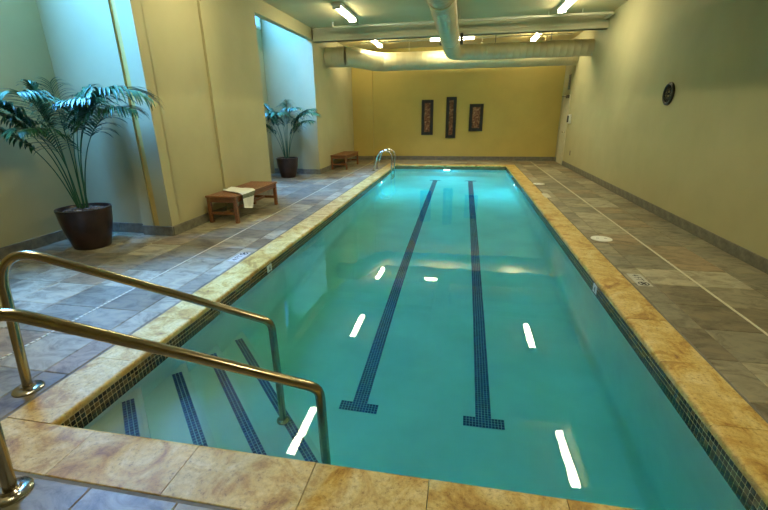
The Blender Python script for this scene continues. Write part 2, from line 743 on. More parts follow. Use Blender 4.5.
mb.box(XL - 0.42, XL, N1[1] + 0.08, N2[0], -0.3, ZT)
struct('wall_left', mb, 'wall', 'khaki left wall with two tall alcoves')
# piers on the end walls of the alcoves
mb = MB()
mb.box(-2.27, -2.10, N1[1] - 0.10, N1[1] + 0.09, -0.2, ZT)
mb.box(-2.005, XL, N1[1] - 0.10, N1[1] + 0.09, -0.2, ZT)
struct('trim_2', mb, 'wall', 'khaki pier at the corner of the near alcove')
mb = MB().box(-2.11, -1.995, N1[1] - 0.075, N1[1] + 0.09, -0.2, ZT)
struct('trim_3', mb, 'strip', 'narrow ochre recess in the near pier')
mb = MB().box(-2.30, XL, N2[1] - 0.09, N2[1] + 0.01, -0.2, ZT)
struct('trim_4', mb, 'wall', 'khaki pier at the corner of the far alcove')
mb = MB()
mb.cbox(XL - 0.02, XL + 0.045, 4.84, 5.18, -0.1, ZC + 0.05, 0.004)
mb.cbox(XL - 0.02, XL + 0.015, 5.18, 5.30, -0.1, ZC + 0.05, 0.003)
struct('trim_5', mb, 'wall', 'shallow boxed chase on the left wall behind the bench')
# ceiling with the two open shafts, headers over the alcoves
mb = MB()
mb.box(XL, XR, YB, YF, ZC, ZC + 0.2)
struct('ceiling', mb, 'ceiling', 'grey olive painted ceiling')
mb = MB()
for n in (N1, N2):
    mb.box(XL - 0.14, XL, n[0], n[1], 3.45, ZT)
struct('trim_6', mb, 'wall', 'header above the alcove openings')
mb = MB()
for n in (N1, N2):
    mb.box(XN - 0.2, XL, n[0], n[1], 4.82, 5.0)
struct('ceiling_alcove', mb, 'ceiling', 'painted soffit at the top of the alcoves')
for k, n in enumerate((N1, N2)):
    wn = bpy.data.objects.new('window_%d' % (k + 1), None)
    COL.objects.link(wn)
    wn.location = (XN, (n[0] + n[1]) / 2, 4.25)
    wn['kind'] = 'structure'
    wn['label'] = 'high clerestory window of the %s alcove' % ('near', 'far')[k]
    hw = (n[1] - n[0]) / 2 - 0.1
    for s_ in (-1, 0, 1):
        MB().cbox(0.0, 0.05, -0.03, 0.03, -0.50, 0.50, 0.004).build('mullion', 'white', wn, loc=(0, s_ * hw, 0))
    for s_ in (-1, 1):
        MB().cbox(0.0, 0.05, -hw, hw, -0.03, 0.03, 0.004).build('sash_rail', 'white', wn, loc=(0, 0, s_ * 0.48))
        MB().box(0.004, 0.010, -hw / 2, hw / 2, -0.46, 0.46).build('pane', 'sky_pane', wn, loc=(0, s_ * hw / 2, 0))
# beam across the ceiling
mb = MB().cbox(XL, XR, 9.85, 10.03, 3.41, ZC + 0.05, 0.008)
mb.cbox(XL, XR, 9.83, 10.05, 3.41, 3.46, 0.006)
struct('ceiling_beam', mb, 'beam', 'cream downstand beam crossing the ceiling')

# baseboards of slate tile
BH = 0.135


def baseboard(name, runs, label):
    root = bpy.data.objects.new(name, None)
    COL.objects.link(root)
    root['kind'] = 'structure'
    root['label'] = label
    cache = {}
    for (ax, fixed, a, b, sgn) in runs:      # ax: direction of the run
        n = max(1, round(abs(b - a) / PY))
        st = (b - a) / n
        for k in range(n):
            key = (ax, round(st, 3))
            if key not in cache:
                h = abs(st) / 2 - 0.002
                m_ = MB()
                if ax == 'y':
                    m_.cbox(-0.009, 0.009, -h, h, -0.004, BH, 0.003)
                else:
                    m_.cbox(-h, h, -0.009, 0.009, -0.004, BH, 0.003)
                cache[key] = m_.mesh('base_tile', 'baseboard')
            c = a + (k + 0.5) * st
            obj('tile', cache[key], root, (fixed + 0.008 * sgn, c, 0.002) if ax == 'y' else (c, fixed + 0.008 * sgn, 0.002))
    return root


baseboard('baseboard_right', [('y', XR, 0.5, 12.58, -1), ('y', XR, 13.42, YF, -1)], 'slate tile base along the right wall')
baseboard('baseboard_far', [('x', YF, -1.05, XR - 0.02, -1), ('x', YF - 0.10, XL + 0.02, -1.06, -1)], 'slate tile base along the far wall')
baseboard('baseboard_left', [('y', XN, 1.2, N1[1] - 0.02, 1), ('x', N1[1], XN + 0.02, -2.28, -1), ('x', N1[1] - 0.10, -2.28, XL + 0.01, -1),
                             ('y', XL, N1[1] - 0.10, N2[0], 1), ('x', N2[1], XN + 0.02, -2.31, -1), ('x', N2[1] - 0.09, -2.31, XL + 0.01, -1),
                             ('y', XL, N2[1] - 0.08, YF - 0.12, 1)], 'slate tile base along the left wall and alcoves')

# door in the right wall
dr = thing('door_1', 'pale door with frame at the far end of the right wall', None, (XR, 13.0, 0))
dr['kind'] = 'structure'
mb = MB()
mb.cbox(-0.035, 0.02, -0.40, -0.34, 0, 2.10, 0.004)
mb.cbox(-0.035, 0.02, 0.34, 0.40, 0, 2.10, 0.004)
mb.cbox(-0.035, 0.02, -0.34, 0.34, 2.04, 2.10, 0.004)
mb.build('door_frame', 'door', dr)
leaf = MB().cbox(-0.022, 0.01, -0.335, 0.335, 0.006, 2.035, 0.004).build('door_leaf', 'door', dr)
mb = MB().tube([(-0.02, -0.27, 1.0), (-0.075, -0.27, 1.0), (-0.085, -0.26, 1.0), (-0.085, -0.15, 1.0)], 0.011, 8)
mb.build('handle', 'steel', leaf, 'all')
mb = MB().cbox(-0.085, -0.036, -0.40, -0.13, 2.0, 2.09, 0.006)
mb.tube([(-0.06, -0.25, 2.045), (-0.17, 0.0, 2.05), (-0.03, 0.22, 2.06)], 0.010, 6)
mb.build('door_closer', 'dark', dr)

# ================================================================== POOL
pool = thing('swimming_pool', 'long rectangular lap pool with gold stone coping and turquoise basin', 'pool', (0, 0, 0))


def zf(y):                     # pool floor slopes gently to the far end
    return -1.36 - 0.26 * max(0.0, min(1.0, (y - 3.0) / 7.0))


mb = MB()
ys = [0 - 0.1, 3.0, 6.5, 10.0, L + 0.1]
b = len(mb.v)
for y in ys:
    mb.v += [(-0.1, y, zf(y)), (W + 0.1, y, zf(y)), (-0.1, y, -1.9), (W + 0.1, y, -1.9)]
for i in range(len(ys) - 1):
    a = i * 4
    mb.f += [(a, a + 1, a + 5, a + 4), (a + 2, a + 6, a + 7, a + 3), (a, a + 4, a + 6, a + 2), (a + 1, a + 3, a + 7, a + 5)]
mb.f += [(0, 2, 3, 1), (len(ys) * 4 - 4, len(ys) * 4 - 3, len(ys) * 4 - 1, len(ys) * 4 - 2)]
mb.build('basin_floor', 'plaster', pool)
CT = 0.05                      # coping thickness
for (a, b, c, d) in ((-0.2, 0, -0.2, L + 0.2), (W, W + 0.2, -0.2, L + 0.2), (0, W, -0.2, 0), (0, W, L, L + 0.2)):
    MB().box(a, b, c, d, -1.8, -CT).build('basin_wall', 'plaster', pool)
# cove where walls meet the floor
mb = MB()
for (p0, p1, nx, ny) in (((0, 0), (0, L), 1, 0), ((W, 0), (W, L), -1, 0), ((0, 0), (W, 0), 0, 1), ((0, L), (W, L), 0, -1)):
    rad = 0.10
    rows = 8
    segs = [0, .25, .5, .7, .85, 1.0]

    def fn(i, j):
        tt = segs[i]
        bx, by = p0[0] + (p1[0] - p0[0]) * tt, p0[1] + (p1[1] - p0[1]) * tt
        a = PI / 2 * j / (rows - 1)
        o_ = rad * (1 - math.cos(a))
        return (bx + nx * o_, by + ny * o_, zf(by) + rad * (1 - math.sin(a)))
    mb.quad_grid(len(segs), rows, fn)
mb.build('basin_cove', 'plaster', pool, 'all')

# coping stones
PC = 0.62


def coping_mesh(l, key=None):
    """local: x along the edge, y from the lip (0) outwards (CW), top z=0, rounded lip"""
    prof = [(0.0, -CT + 0.012), (0.0, -0.020), (0.005, -0.008), (0.014, -0.002), (0.026, 0.0), (CW - 0.004, 0.0), (CW, -0.003), (CW, -CT), (0.012, -CT)]
    m_ = MB()
    n = len(prof)
    for xx in (-l / 2, l / 2):
        m_.v += [(xx, yy - 0.012, zz) for yy, zz in prof]
    for k in range(n):
        m_.f.append((k, n + k, n + (k + 1) % n, (k + 1) % n))
    m_.f.append(tuple(range(n)))
    m_.f.append(tuple(range(2 * n - 1, n - 1, -1)))
    return m_.mesh('coping_stone', 'coping')


cop_cache = {}


def stone(l, loc, rz):
    k = round(l, 3)
    if k not in cop_cache:
        cop_cache[k] = coping_mesh(l - 0.004)
    o = obj('coping_stone', cop_cache[k], pool, loc)
    o.rotation_euler = (0, 0, rz)
    return o


def near_row(yedge, rz, sgn):
    js = [-CW + 0.012, 0.30, 0.92, 1.55, 2.10, 2.70, 3.30, W + CW - 0.012]
    for a, b in zip(js, js[1:]):
        stone(b - a, ((a + b) / 2, yedge, random.uniform(-.0008, .0008)), rz)


near_row(0.0, PI, -1)
near_row(L, 0.0, 1)
ns = 20
st = L / ns
for k in range(ns):
    stone(st, (0.0, (k + 0.5) * st - 0.0, random.uniform(-.0008, .0008)), PI / 2)
    stone(st, (W, (k + 0.5) * st, random.uniform(-.0008, .0008)), -PI / 2)

# waterline mosaic
TP = 0.033
for (p0, d, nrm, ln) in (((0, 0), (0, 1), (1, 0), L), ((W, 0), (0, 1), (-1, 0), L), ((0, 0), (1, 0), (0, 1), W), ((0, L), (1, 0), (0, -1), W)):
    g = MB()
    e = 0.002
    x0, y0 = p0
    x1, y1 = x0 + d[0] * ln + nrm[0] * e, y0 + d[1] * ln + nrm[1] * e
    g.box(min(x0, x1), max(x0, x1), min(y0, y1), max(y0, y1), -CT - 5 * TP, -CT + 0.001)
    band = g.build('waterline_band', 'mosaic_grout', pool)
    mb = MB()
    n = int(ln / TP)
    s_ = ln / n
    for r_ in range(5):
        z1 = -CT - r_ * TP - 0.002
        z0 = z1 - TP + 0.0072
        for k in range(n):
            a = k * s_ + 0.0036
            b = (k + 1) * s_ - 0.0036
            e0, e1 = 0.001, 0.005
            bb = len(mb.v)
            for (q, zz, ee) in ((a, z0, e1), (b, z0, e1), (b, z1, e1), (a, z1, e1), (a - .001, z0 - .001, e0), (b + .001, z0 - .001, e0), (b + .001, z1 + .001, e0), (a - .001, z1 + .001, e0)):
                mb.v.append((x0 + d[0] * q + nrm[0] * ee, y0 + d[1] * q + nrm[1] * ee, zz))
            for f_ in ((0, 1, 2, 3), (4, 5, 1, 0), (5, 6, 2, 1), (6, 7, 3, 2), (7, 4, 0, 3)):
                mb.f.append(tuple(bb + q for q in f_))
    o = mb.build('waterline_mosaic', 'mosaic', band)
    o['kind'] = 'stuff'


# lane lines of blue mosaic on the pool floor
def mosaic_patch(mb, gb, x0, x1, y0, y1, tile=0.0262, zz=zf, nxt=None, nyt=None):
    nx = nxt or max(1, round((x1 - x0) / tile))
    ny = nyt or max(1, round((y1 - y0) / tile))
    dx, dy = (x1 - x0) / nx, (y1 - y0) / ny
    for i in range(nx):
        for j in range(ny):
            a, b = x0 + i * dx + 0.0026, x0 + (i + 1) * dx - 0.0026
            c, d = y0 + j * dy + 0.0026, y0 + (j + 1) * dy - 0.0026
            bb = len(mb.v)
            za, zb = zz(c) + 0.006, zz(d) + 0.006
            mb.v += [(a, c, za), (b, c, za), (b, d, zb), (a, d, zb), (a, c, za - .005), (b, c, za - .005), (b, d, zb - .005), (a, d, zb - .005)]
            mb.f += [(bb, bb + 1, bb + 2, bb + 3)] + [(bb + 4 + k, bb + 4 + (k + 1) % 4, bb + (k + 1) % 4, bb + k) for k in range(4)]
    bb = len(gb.v)
    cuts = [y0] + [c for c in (3.0, 6.5, 10.0) if y0 < c < y1] + [y1]
    for c, d in zip(cuts, cuts[1:]):
        bb = len(gb.v)
        gb.v += [(x0, c, zz(c) + 0.003), (x1, c, zz(c) + 0.003), (x1, d, zz(d) + 0.003), (x0, d, zz(d) + 0.003)]
        gb.f.append((bb, bb + 1, bb + 2, bb + 3))


for xc, side in ((1.385, 'left'), (2.463, 'right')):
    mb, gb = MB(), MB()
    mosaic_patch(mb, gb, xc - 0.066, xc + 0.066, 1.465, 11.40)
    mosaic_patch(mb, gb, xc - 0.17, xc + 0.17, 1.36, 1.465)
    mosaic_patch(mb, gb, xc - 0.17, xc + 0.17, 11.40, 11.505)
    ln = gb.build('lane_line', 'lane_grout', pool)
    ln['label'] = 'dark blue mosaic lane line with T ends'
    o = mb.build('lane_mosaic', 'lane', ln)
    o['kind'] = 'stuff'

# corner entry steps
treads = [(0.64, -0.27), (1.11, -0.50), (1.56, -0.74), (2.00, -0.98)]
for k, (s_, z) in enumerate(treads):
    bm = bmesh.new()
    zb = -1.45
    vs0 = [bm.verts.new(p) for p in ((-0.02, -0.02, zb), (s_, -0.02, zb), (-0.02, s_, zb))]
    vs1 = [bm.verts.new(p) for p in ((-0.02, -0.02, z), (s_, -0.02, z), (-0.02, s_, z))]
    bm.faces.new(vs0[::-1])
    bm.faces.new(vs1)
    for i in range(3):
        j = (i + 1) % 3
        bm.faces.new((vs0[i], vs0[j], vs1[j], vs1[i]))
    ed = [e for e in bm.edges if set(e.verts) == {vs1[1], vs1[2]}]
    bmesh.ops.bevel(bm, geom=ed, offset=0.025, segments=4, affect='EDGES')
    m_ = MB()
    m_.add_bm(bm)
    step = m_.build('step', 'plaster', pool, True)
    # blue nosing strip, three tiles wide, set back from the edge
    sc_ = s_ - 0.14
    ln = sc_ * math.sqrt(2) - 0.12
    mb, gb = MB(), MB()
    zz = lambda y, z=z: z
    mosaic_patch(mb, gb, -ln / 2, ln / 2, -0.037, 0.037, zz=zz, nyt=3)
    rm = Matrix.Translation((sc_ / 2, sc_ / 2, 0)) @ Matrix.Rotation(-PI / 4, 4, 'Z')
    for q in (mb, gb):
        q.v = [tuple(rm @ Vector(p)) for p in q.v]
    g = gb.build('nosing_strip', 'lane_grout', step)
    o = mb.build('nosing_mosaic', 'lane', g)
    o['kind'] = 'stuff'

# depth marker plates on the waterline
def text_mesh(txt, size):
    cu = bpy.data.curves.new('marking', 'FONT')
    cu.body = txt
    cu.size = size
    cu.extrude = 0.0008
    cu.align_x = 'CENTER'
    cu.align_y = 'CENTER'
    to = bpy.data.objects.new('marking', cu)
    COL.objects.link(to)
    bpy.context.view_layer.update()
    me = bpy.data.meshes.new_from_object(to.evaluated_get(bpy.context.evaluated_depsgraph_get()))
    bpy.data.objects.remove(to)
    me.materials.clear()
    me.materials.append(M['ink'])
    me.name = 'marking'
    return me


for (loc, rz, lab) in (((0.006, 2.70, -0.107), PI / 2, 'small white depth plate on the left waterline'),
                       ((W - 0.006, 2.66, -0.107), -PI / 2, 'small white depth plate on the right waterline')):
    p = MB().cbox(-0.055, 0.055, -0.004, 0.003, -0.05, 0.05, 0.001).build('depth_plate', 'sign', pool, loc=loc)
    p.rotation_euler = (0, 0, rz)
    p['label'] = lab
    d = obj('numeral', text_mesh('4', 0.09), p, (0, -0.0045, 0))
    d.rotation_euler = (PI / 2, 0, 0)

# underwater lamps in the pool walls
def pool_lamp(label, loc, rz, watts, col=POOL_LAMP_COL, tilt=52):
    ul = thing('pool_lamp', label, 'lamp', loc, rz, 'underwater pool lamps')
    lm = Matrix.Rotation(PI / 2, 4, 'X')
    m_ = MB().lathe([(0.13, 0.0), (0.13, 0.02), (0.105, 0.03), (0.10, 0.022)], 24, caps=False)
    m_.v = [tuple(lm @ Vector(p)) for p in m_.v]
    m_.build('rim', 'steel', ul, True)
    m_ = MB().lathe([(0.10, 0.0), (0.10, 0.018), (0.06, 0.026), (0.01, 0.028)], 24)
    m_.v = [tuple(lm @ Vector(p)) for p in m_.v]
    m_.build('lens', 'pool_lens', ul, True)
    a = area_light('pool_lamp_light', (0, -0.05, 0), 0.2, watts, col, (R(tilt), 0, PI))
    a.parent = ul
    return ul


pool_lamp('round underwater lamp in the far pool wall', (1.70, L, -0.30), 0.0, POOL_LAMP_W * 1.5, (0.10, 0.58, 0.92))
pool_lamp('round underwater lamp in the left pool wall near the ladder', (0.0, 9.6, -0.42), PI / 2, POOL_LAMP_W * 0.9, (0.10, 0.58, 0.92))
pool_lamp('round underwater lamp in the right pool wall opposite the ladder', (W, 9.6, -0.42), -PI / 2, POOL_LAMP_W * 0.9, (0.10, 0.58, 0.92))

# water body
mb = MB().box(-0.03, W + 0.03, -0.03, L + 0.03, -1.80, ZW)
wat = mb.build('pool_water', 'water')
tag(wat, 'still turquoise water filling the lap pool', 'water', kind='stuff')


# ================================================================== HAND RAILS
def rail_path():
    P = [(0.0, 0.0), (0.055, 0.70)]
    # loop at the top, then the slope and the bend down
    ctrl = [(0.055, 0.70), (0.075, 0.865), (0.17, 0.905), (0.30, 0.835)]
    for k in range(1, 13):
        t_ = k / 12
        a = [(1 - t_) ** 3, 3 * t_ * (1 - t_) ** 2, 3 * t_ * t_ * (1 - t_), t_ ** 3]
        P.append((sum(a[i] * ctrl[i][0] for i in range(4)), sum(a[i] * ctrl[i][1] for i in range(4))))
    P.append((0.9, 0.535))
    P.append((1.42, 0.265))
    c2 = [(1.42, 0.265), (1.475, 0.237), (1.493, 0.22), (1.495, 0.16)]
    for k in range(1, 6):
        t_ = k / 5
        a = [(1 - t_) ** 3, 3 * t_ * (1 - t_) ** 2, 3 * t_ * t_ * (1 - t_), t_ ** 3]
        P.append((sum(a[i] * c2[i][0] for i in range(4)), sum(a[i] * c2[i][1] for i in range(4))))
    P.append((1.50, -0.4))
    P.append((1.50, -0.976))
    return [(x_, 0, z_) for x_, z_ in P]


def hand_rail(label, loc, deg, kx=1.0):
    t_ = thing('hand_rail', label, 'handrail', (*loc, 0), R(deg), 'hand rails at the pool steps')
    MB().tube([(p[0] * kx, p[1], p[2]) for p in rail_path()], 0.0265, 16).build('rail', 'bronze', t_, True)
    MB().lathe([(0.082, 0.0), (0.082, 0.008), (0.074, 0.016), (0.045, 0.020), (0.036, 0.03), (0.036, 0.034), (0.027, 0.034)], 32).build('flange', 'flange', t_, True)
    m2 = MB().lathe([(0.05, 0.0), (0.05, 0.008), (0.03, 0.02)], 20, (1.50 * kx, 0, -0.979))
    m2.build('foot_flange', 'bronze', t_, True)
    return t_


hand_rail('bronze pool hand rail standing on the left side coping', (-0.42, 0.23), 27)
hand_rail('bronze pool hand rail nearest the camera, standing on the near deck', (0.245, -0.40), 28, 0.945)

# far ladder grab rails
def grab_rail(label, y):
    t_ = thing('ladder_rail', label, 'handrail', (-0.42, y, 0), 0, 'ladder rails at the far end of the pool')
    P = [(0, 0, 0), (0.13, 0, 0.42)]
    ctrl = [(0.13, 0.42), (0.19, 0.62), (0.57, 0.66), (0.575, 0.40)]
    for k in range(1, 13):
        t2 = k / 12
        a = [(1 - t2) ** 3, 3 * t2 * (1 - t2) ** 2, 3 * t2 * t2 * (1 - t2), t2 ** 3]
        P.append((sum(a[i] * ctrl[i][0] for i in range(4)), 0, sum(a[i] * ctrl[i][1] for i in range(4))))
    P += [(0.55, 0, 0.1), (0.55, 0, -0.9)]
    MB().tube(P, 0.021, 12).build('rail', 'steel', t_, True)
    MB().lathe([(0.055, 0.0), (0.055, 0.01), (0.03, 0.025)], 20).build('flange', 'flange', t_, True)
    return t_


grab_rail('chrome ladder rail, the nearer of the pair by the far corner', 10.60)
grab_rail('chrome ladder rail, the farther of the pair by the far corner', 11.15)
lt = thing('ladder_treads', 'steel underwater ladder treads between the chrome rails', 'ladder', (0.13, 10.875, -0.3))
for k in range(3):
    MB().cbox(-0.05, 0.03, -0.255, 0.255, -0.25 * k - 0.015, -0.25 * k + 0.01, 0.006).build('tread', 'steel', lt)


# ================================================================== DECK FITTINGS
def lid(label, x_, y_):
    t_ = thing('skimmer_lid', label, 'lid', (x_, y_, 0), 0, 'round skimmer lids in the right deck')
    MB().lathe([(0.13, 0.0), (0.13, 0.006), (0.118, 0.009)], 32).build('rim', 'sign', t_, True)
    mb_ = MB().lathe([(0.112, 0.0), (0.112, 0.007), (0.05, 0.008), (0.005, 0.008)], 32)
    mb_.build('cover', 'sign', t_, True)
    for s_ in (-1, 1):
        MB().cbox(-0.018, 0.018, -0.007, 0.007, 0.006, 0.0095, 0.001).build('finger_hole', 'ink', t_, loc=(0.05 * s_, 0.0, 0))
    return t_


lid('round white skimmer lid beside the near depth marker on the right deck', 4.05, 4.16)
lid('round white skimmer lid farther along the right deck', 3.99, 8.67)


def deck_marker(label, x_, y_, rz):
    t_ = thing('depth_marker', label, 'sign', (x_, y_, 0.0), rz, 'depth markers in the deck')
    MB().cbox(-0.16, 0.16, -0.065, 0.065, -0.01, 0.003, 0.0015).build('plaque', 'plaque', t_)
    for ch_, cx2 in (('4', -0.115), ('F', -0.05), ('T', 0.005)):
        obj('marking', text_mesh(ch_, 0.095), t_, (cx2, 0, 0.0032))
    mb_ = MB()
    mb_.quad_grid(2, 24, lambda i, j: (0.105 + (0.05 - 0.012 * i) * math.cos(2 * PI * j / 24), (0.05 - 0.012 * i) * math.sin(2 * PI * j / 24), 0.0040), closed_c=True)
    mb_.box(-0.052, 0.052, -0.005, 0.005, 0.0032, 0.0042, Matrix.Translation((0.105, 0, 0)) @ Matrix.Rotation(R(-45), 4, 'Z'))
    mb_.tube([(0.085, -0.02, 0.003), (0.105, 0.005, 0.003), (0.13, 0.012, 0.003)], 0.008, 6)
    mb_.build('pictogram', 'ink', t_)
    return t_


deck_marker('white depth marker let into the right deck', 3.985, 2.72, -PI / 2)
deck_marker('white depth marker let into the left deck', -0.395, 2.76, PI / 2)
t = thing('deck_plate', 'pale rectangular cover plate between the two skimmer lids', 'cover', (3.90, 7.22, 0))
MB().cbox(-0.06, 0.06, -0.22, 0.22, -0.01, 0.003, 0.002).build('plate', 'drain', t)
MB().cbox(-0.012, 0.012, -0.012, 0.012, 0.002, 0.0042, 0.001).build('screw', 'steel', t)


# ================================================================== BENCHES AND TOWEL
def make_bench(label, loc):
    t_ = thing('bench', label, 'bench', loc, 0, 'teak benches along the left wall')
    wx, ly, h = 0.50, 1.46, 0.43
    for sx in (-1, 1):
        for sy in (-1, 1):
            MB().cbox(-0.027, 0.027, -0.027, 0.027, 0, h - 0.03, 0.004).build('leg', 'wood', t_, loc=(sx * (wx / 2 - 0.027), sy * (ly / 2 - 0.027), 0))
    for sx in (-1, 1):
        MB().cbox(-0.011, 0.011, -ly / 2 + 0.05, ly / 2 - 0.05, h - 0.105, h - 0.03, 0.003).build('apron', 'wood', t_, loc=(sx * (wx / 2 - 0.022), 0, 0))
        MB().cbox(-wx / 2 + 0.05, wx / 2 - 0.05, -0.011, 0.011, h - 0.105, h - 0.03, 0.003).build('apron', 'wood', t_, loc=(0, sx * (ly / 2 - 0.022), 0))
        MB().cbox(-wx / 2 + 0.05, wx / 2 - 0.05, -0.014, 0.014, 0.13, 0.175, 0.003).build('stretcher', 'wood', t_, loc=(0, sx * (ly / 2 - 0.027), 0))
    MB().cbox(-0.016, 0.016, -ly / 2 + 0.04, ly / 2 - 0.04, 0.135, 0.17, 0.003).build('stretcher', 'wood', t_)
    for sy in (-1, 1):
        MB().cbox(-wx / 2 - 0.01, wx / 2 + 0.01, -0.035, 0.035, h - 0.03, h, 0.004).build('top_rail', 'wood', t_, loc=(0, sy * (ly / 2 - 0.02), 0))
    n = 8
    pw = (wx + 0.02) / n
    sl = MB().cbox(-pw / 2 + 0.005, pw / 2 - 0.005, -ly / 2 + 0.016, ly / 2 - 0.016, h - 0.026, h - 0.002, 0.003).mesh('slat', 'wood')
    for k in range(n):
        obj('slat', sl, t_, (-wx / 2 - 0.01 + (k + 0.5) * pw, 0, 0))
    return t_


b1 = make_bench('teak slatted bench with a towel on it by the left wall', (-1.475, 4.95, 0))
b2 = copy_tree(b1)
b2['label'] = 'teak slatted bench in the far left corner past the alcove'
b2.location = (-1.53, 11.52, 0)


def make_towel():
    nu, nv = 30, 14

    def fn(u, v):
        # u runs across the bench towards the pool and over its edge, v along the bench
        s_ = u * 0.70
        edge = 0.46
        wv = 0.30 + 0.18 * u - 0.75 * max(0, u - 0.70)
        y_ = (v - 0.5) * wv - 0.30 * u
        rip = 0.010 * math.sin(9 * v + 5 * u) + 0.008 * math.sin(17 * v - 9 * u)
        rad = 0.03
        if s_ < edge:
            return Vector((s_, y_, 0.012 + abs(rip)))
        a = min(PI / 2, (s_ - edge) / rad)
        x_ = edge + rad * math.sin(a)
        z_ = 0.012 - rad * (1 - math.cos(a)) - max(0, s_ - edge - rad * PI / 2) * (1.0 + 0.3 * (v))
        return Vector((x_ + abs(rip) + 0.004, y_, z_))
    m_ = MB()
    th = 0.008
    top = [[fn(i / (nu - 1), j / (nv - 1)) for j in range(nv)] for i in range(nu)]
    m_.quad_grid(nu, nv, lambda i, j: top[i][j])
    off = len(m_.v)
    for i in range(nu):
        for j in range(nv):
            du = top[min(i + 1, nu - 1)][j] - top[max(i - 1, 0)][j]
            dv = top[i][min(j + 1, nv - 1)] - top[i][max(j - 1, 0)]
            n = du.cross(dv).normalized()
            m_.v.append(tuple(top[i][j] - n * th))
    for i in range(nu - 1):
        for j in range(nv - 1):
            a = off + i * nv + j
            m_.f.append((a, a + nv, a + nv + 1, a + 1))
    ring = [(i, 0) for i in range(nu)] + [(nu - 1, j) for j in range(1, nv)] + [(i, nv - 1) for i in range(nu - 2, -1, -1)] + [(0, j) for j in range(nv - 2, 0, -1)]
    for k in range(len(ring)):
        (a, b), (c, d) = ring[k], ring[(k + 1) % len(ring)]
        p, q = a * nv + b, c * nv + d
        m_.f.append((p, off + p, off + q, q))
    me = m_.mesh('towel', 'towel', 'all')
    uv = me.uv_layers.new(name='UVMap')
    for lp in me.loops:
        i = lp.vertex_index % (nu * nv)
        uv.data[lp.index].uv = ((i // nv) / (nu - 1), (i % nv) / (nv - 1))
    return me


tw = obj('towel', make_towel(), None, (-1.69, 4.80, 0.432))
tag(tw, 'white towel with a dark stripe draped over the near teak bench', 'towel')


# ================================================================== PALMS
def frond_mesh(length, th0, th1, leaf_len, pairs, start, seed, twist=0.0, curl=2.3):
    rnd = random.Random(seed)
    m_ = MB()
    N = 26
    pts = [Vector((0, 0, 0))]
    for k in range(N):
        t_ = (k + 0.5) / N
        th = th0 + (th1 - th0) * (t_ ** curl)
        pts.append(pts[-1] + Vector((math.sin(th), 0.05 * math.sin(3 * t_ + seed), math.cos(th))) * (length / N))
    m_.tube(pts, 0.008, 6, True, lambda i: 0.009 * (1 - 0.82 * i / N))
    for k in range(pairs):
        t_ = start + (0.99 - start) * k / (pairs - 1)
        f_ = t_ * N
        i = min(N - 1, int(f_))
        p = pts[i].lerp(pts[i + 1], f_ - i)
        tan = (pts[i + 1] - pts[i]).normalized()
        side = Vector((0, 1, 0))
        side = (side - tan * side.dot(tan)).normalized()
        nrm = tan.cross(side)
        if nrm.z < 0:
            nrm = -nrm
        q = (t_ - start) / (1 - start)
        ll = leaf_len * (0.45 + 0.75 * math.sin(PI * min(1, 0.18 + 0.72 * q)) * 1.0) * (1 - 0.35 * q ** 3) * rnd.uniform(0.88, 1.1)
        wd_ = 0.0155 * (1 - 0.3 * q)
        for s_ in (-1, 1):
            d0 = (side * s_ * (1.0 - 0.30 * q) + tan * (0.55 + 0.65 * q) + nrm * rnd.uniform(0.15, 0.40)).normalized()
            pp = p.copy()
            d = d0
            b = len(m_.v)
            nseg = 5
            for j in range(nseg + 1):
                u = j / nseg
                w_ = wd_ * (0.35 + 1.3 * math.sin(PI * min(1, u * 0.8 + 0.18)) * 0.7) if j < nseg else 0.0015
                wv = d.cross(Vector((0, 0, 1)))
                if wv.length < 0.05:
                    wv = side
                wv.normalize()
                up = wv.cross(d).normalized()
                m_.v += [tuple(pp - wv * w_ + up * w_ * 0.25), tuple(pp), tuple(pp + wv * w_ + up * w_ * 0.25)]
                pp = pp + d * (ll / nseg)
                d = (d + Vector((0, 0, -1)) * (0.26 + 0.34 * u) * rnd.uniform(0.7, 1.3)).normalized()
            for j in range(nseg):
                a = b + j * 3
                m_.f += [(a, a + 1, a + 4, a + 3), (a + 1, a + 2, a + 5, a + 4)]
    return m_


